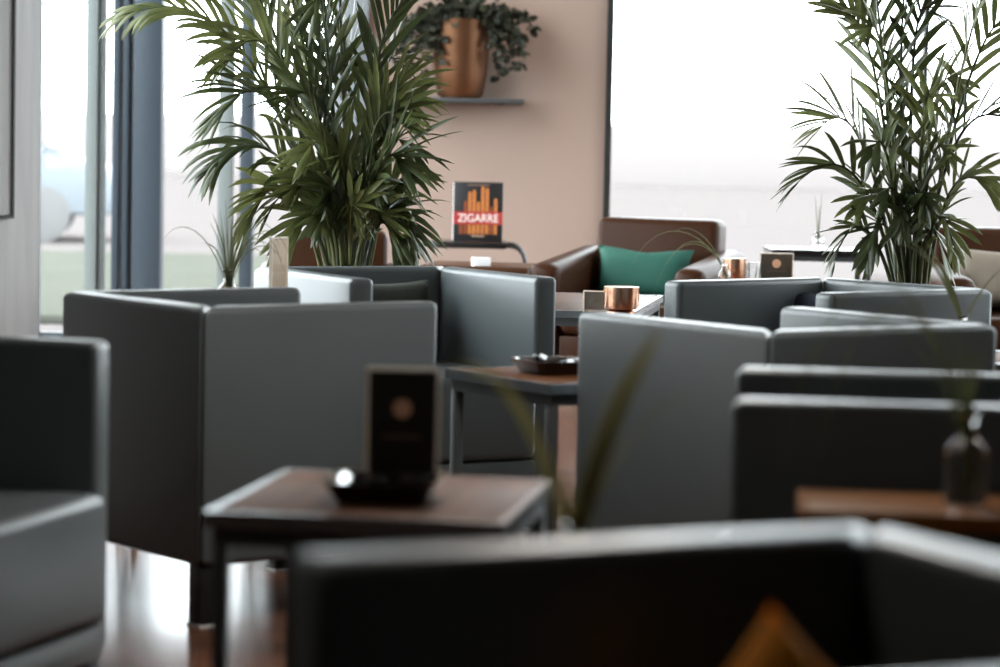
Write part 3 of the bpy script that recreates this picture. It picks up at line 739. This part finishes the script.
# ------------------------------------------------------------------ added ceiling spots, unseen, put in to warm the peach wall
def spot(x, y, tx, ty, tz, power, label, ang=70):
    t = thing('added_spot', label, 'lamp', (x, y, CEIL))
    obj('housing', lathe([(0, 0), (.05, 0), (.05, -.09), (.042, -.09), (.04, -.02), (0, -.02)], 24), M['black'], t)
    obj('bulb', lathe([(0, -.03), (.028, -.035), (.034, -.055), (.02, -.075), (0, -.08)], 20), M['lamp'], t)
    ld = bpy.data.lights.new('spot', 'SPOT'); ld.energy = power; ld.spot_size = math.radians(ang); ld.spot_blend = .8; ld.color = (1, .62, .36); ld.shadow_soft_size = .04
    lo = bpy.data.objects.new('added_spot_light', ld); COL.objects.link(lo); lo.parent = t; lo.location = (0, 0, -.095)
    dv = Vector((tx - x, ty - y, tz - CEIL + .095)); lo.rotation_euler = dv.to_track_quat('-Z', 'Y').to_euler()
spot(-.45, 12.9, -.42, YB, 1.30, 75, 'added black ceiling spot, unseen, aimed at the wall shelf', 42)
spot(.30, 12.6, .15, YB, .9, 10, 'added black ceiling spot, unseen, aimed at the peach wall near the window')

def pendant(x, y, z, power, label):  # added fixture out of view, put in to light the armchairs
    t = thing('added_pendant', label, 'lamp', (x, y, CEIL))
    obj('canopy', lathe([(0, 0), (.06, 0), (.06, -.02), (.01, -.03), (0, -.03)], 24), M['black'], t)
    obj('cord', tube([(0, 0, -.02), (0, 0, z - CEIL + .16)], .004, 8), M['black'], t)
    zz = z - CEIL
    obj('lamp_shade', lathe([(.02, zz + .18), (.06, zz + .17), (.22, zz + .04), (.25, zz), (.245, zz), (.21, zz + .035), (.055, zz + .155), (.02, zz + .16)], 40), M['white'], t)
    obj('bulb', lathe([(0, zz + .005), (.04, zz + .02), (.05, zz + .06), (.03, zz + .11), (0, zz + .12)], 24), M['lamp'], t)
    ld = bpy.data.lights.new('added_pendant_light', 'AREA'); ld.shape = 'DISK'; ld.size = .40; ld.energy = power; ld.color = (1, .95, .88)
    lo = bpy.data.objects.new('added_pendant_light', ld); COL.objects.link(lo); lo.parent = t; lo.location = (0, 0, zz - .002)
pendant(.18, 5.22, 1.95, 29, 'added white pendant lamp, unseen, to light the armchairs in the middle')
pendant(-.75, 2.9, 2.2, 4.5, 'added white pendant lamp, unseen, to light the nearest armchair')

GROUPS = dict(armchair='grey cube armchairs', leather_armchair='brown leather armchairs', cushion='armchair cushions', side_table='low tables with metal edges',
              plant_table='taller tables holding vases', ashtray='black square ashtrays', table_card='cards in clear holders', candle_cup='copper candle cups',
              grass_vase='bottle vases with grass', potted_palm='tall potted palms', added_spot='added black ceiling spots', added_pendant='added white pendant lamps')
for o in COL.objects:
    b_ = o.name.split('.')[0]
    if o.parent is None and 'label' in o and b_ in GROUPS: o['group'] = GROUPS[b_]

# ------------------------------------------------------------------ sky
w = bpy.data.worlds.new('world'); sc.world = w; w.use_nodes = True
bg = w.node_tree.nodes['Background']; bg.inputs[0].default_value = (.90, .955, 1.0, 1); n, l = w.node_tree.nodes, w.node_tree.links               # overcast sky, brighter on the sun's side
tc = n.new('ShaderNodeTexCoord'); sx = n.new('ShaderNodeSeparateXYZ'); mr = n.new('ShaderNodeMapRange'); mr.interpolation_type = 'SMOOTHSTEP'
l.new(tc.outputs['Generated'], sx.inputs[0]); l.new(sx.outputs['X'], mr.inputs['Value'])
mr.inputs['From Min'].default_value = .2; mr.inputs['From Max'].default_value = -.85; mr.inputs['To Min'].default_value = 8.5; mr.inputs['To Max'].default_value = 13.5
l.new(mr.outputs['Result'], bg.inputs[1])
sc.view_settings.view_transform = 'Standard'; sc.view_settings.look = 'None'
sc.view_settings.exposure = 0; sc.view_settings.gamma = 1; sc.view_settings.use_curve_mapping = False
sc.cycles.use_denoising = True
sc.cycles.max_bounces = 10; sc.cycles.diffuse_bounces = 5; sc.cycles.transparent_max_bounces = 16
sc.cycles.sample_clamp_indirect = 6
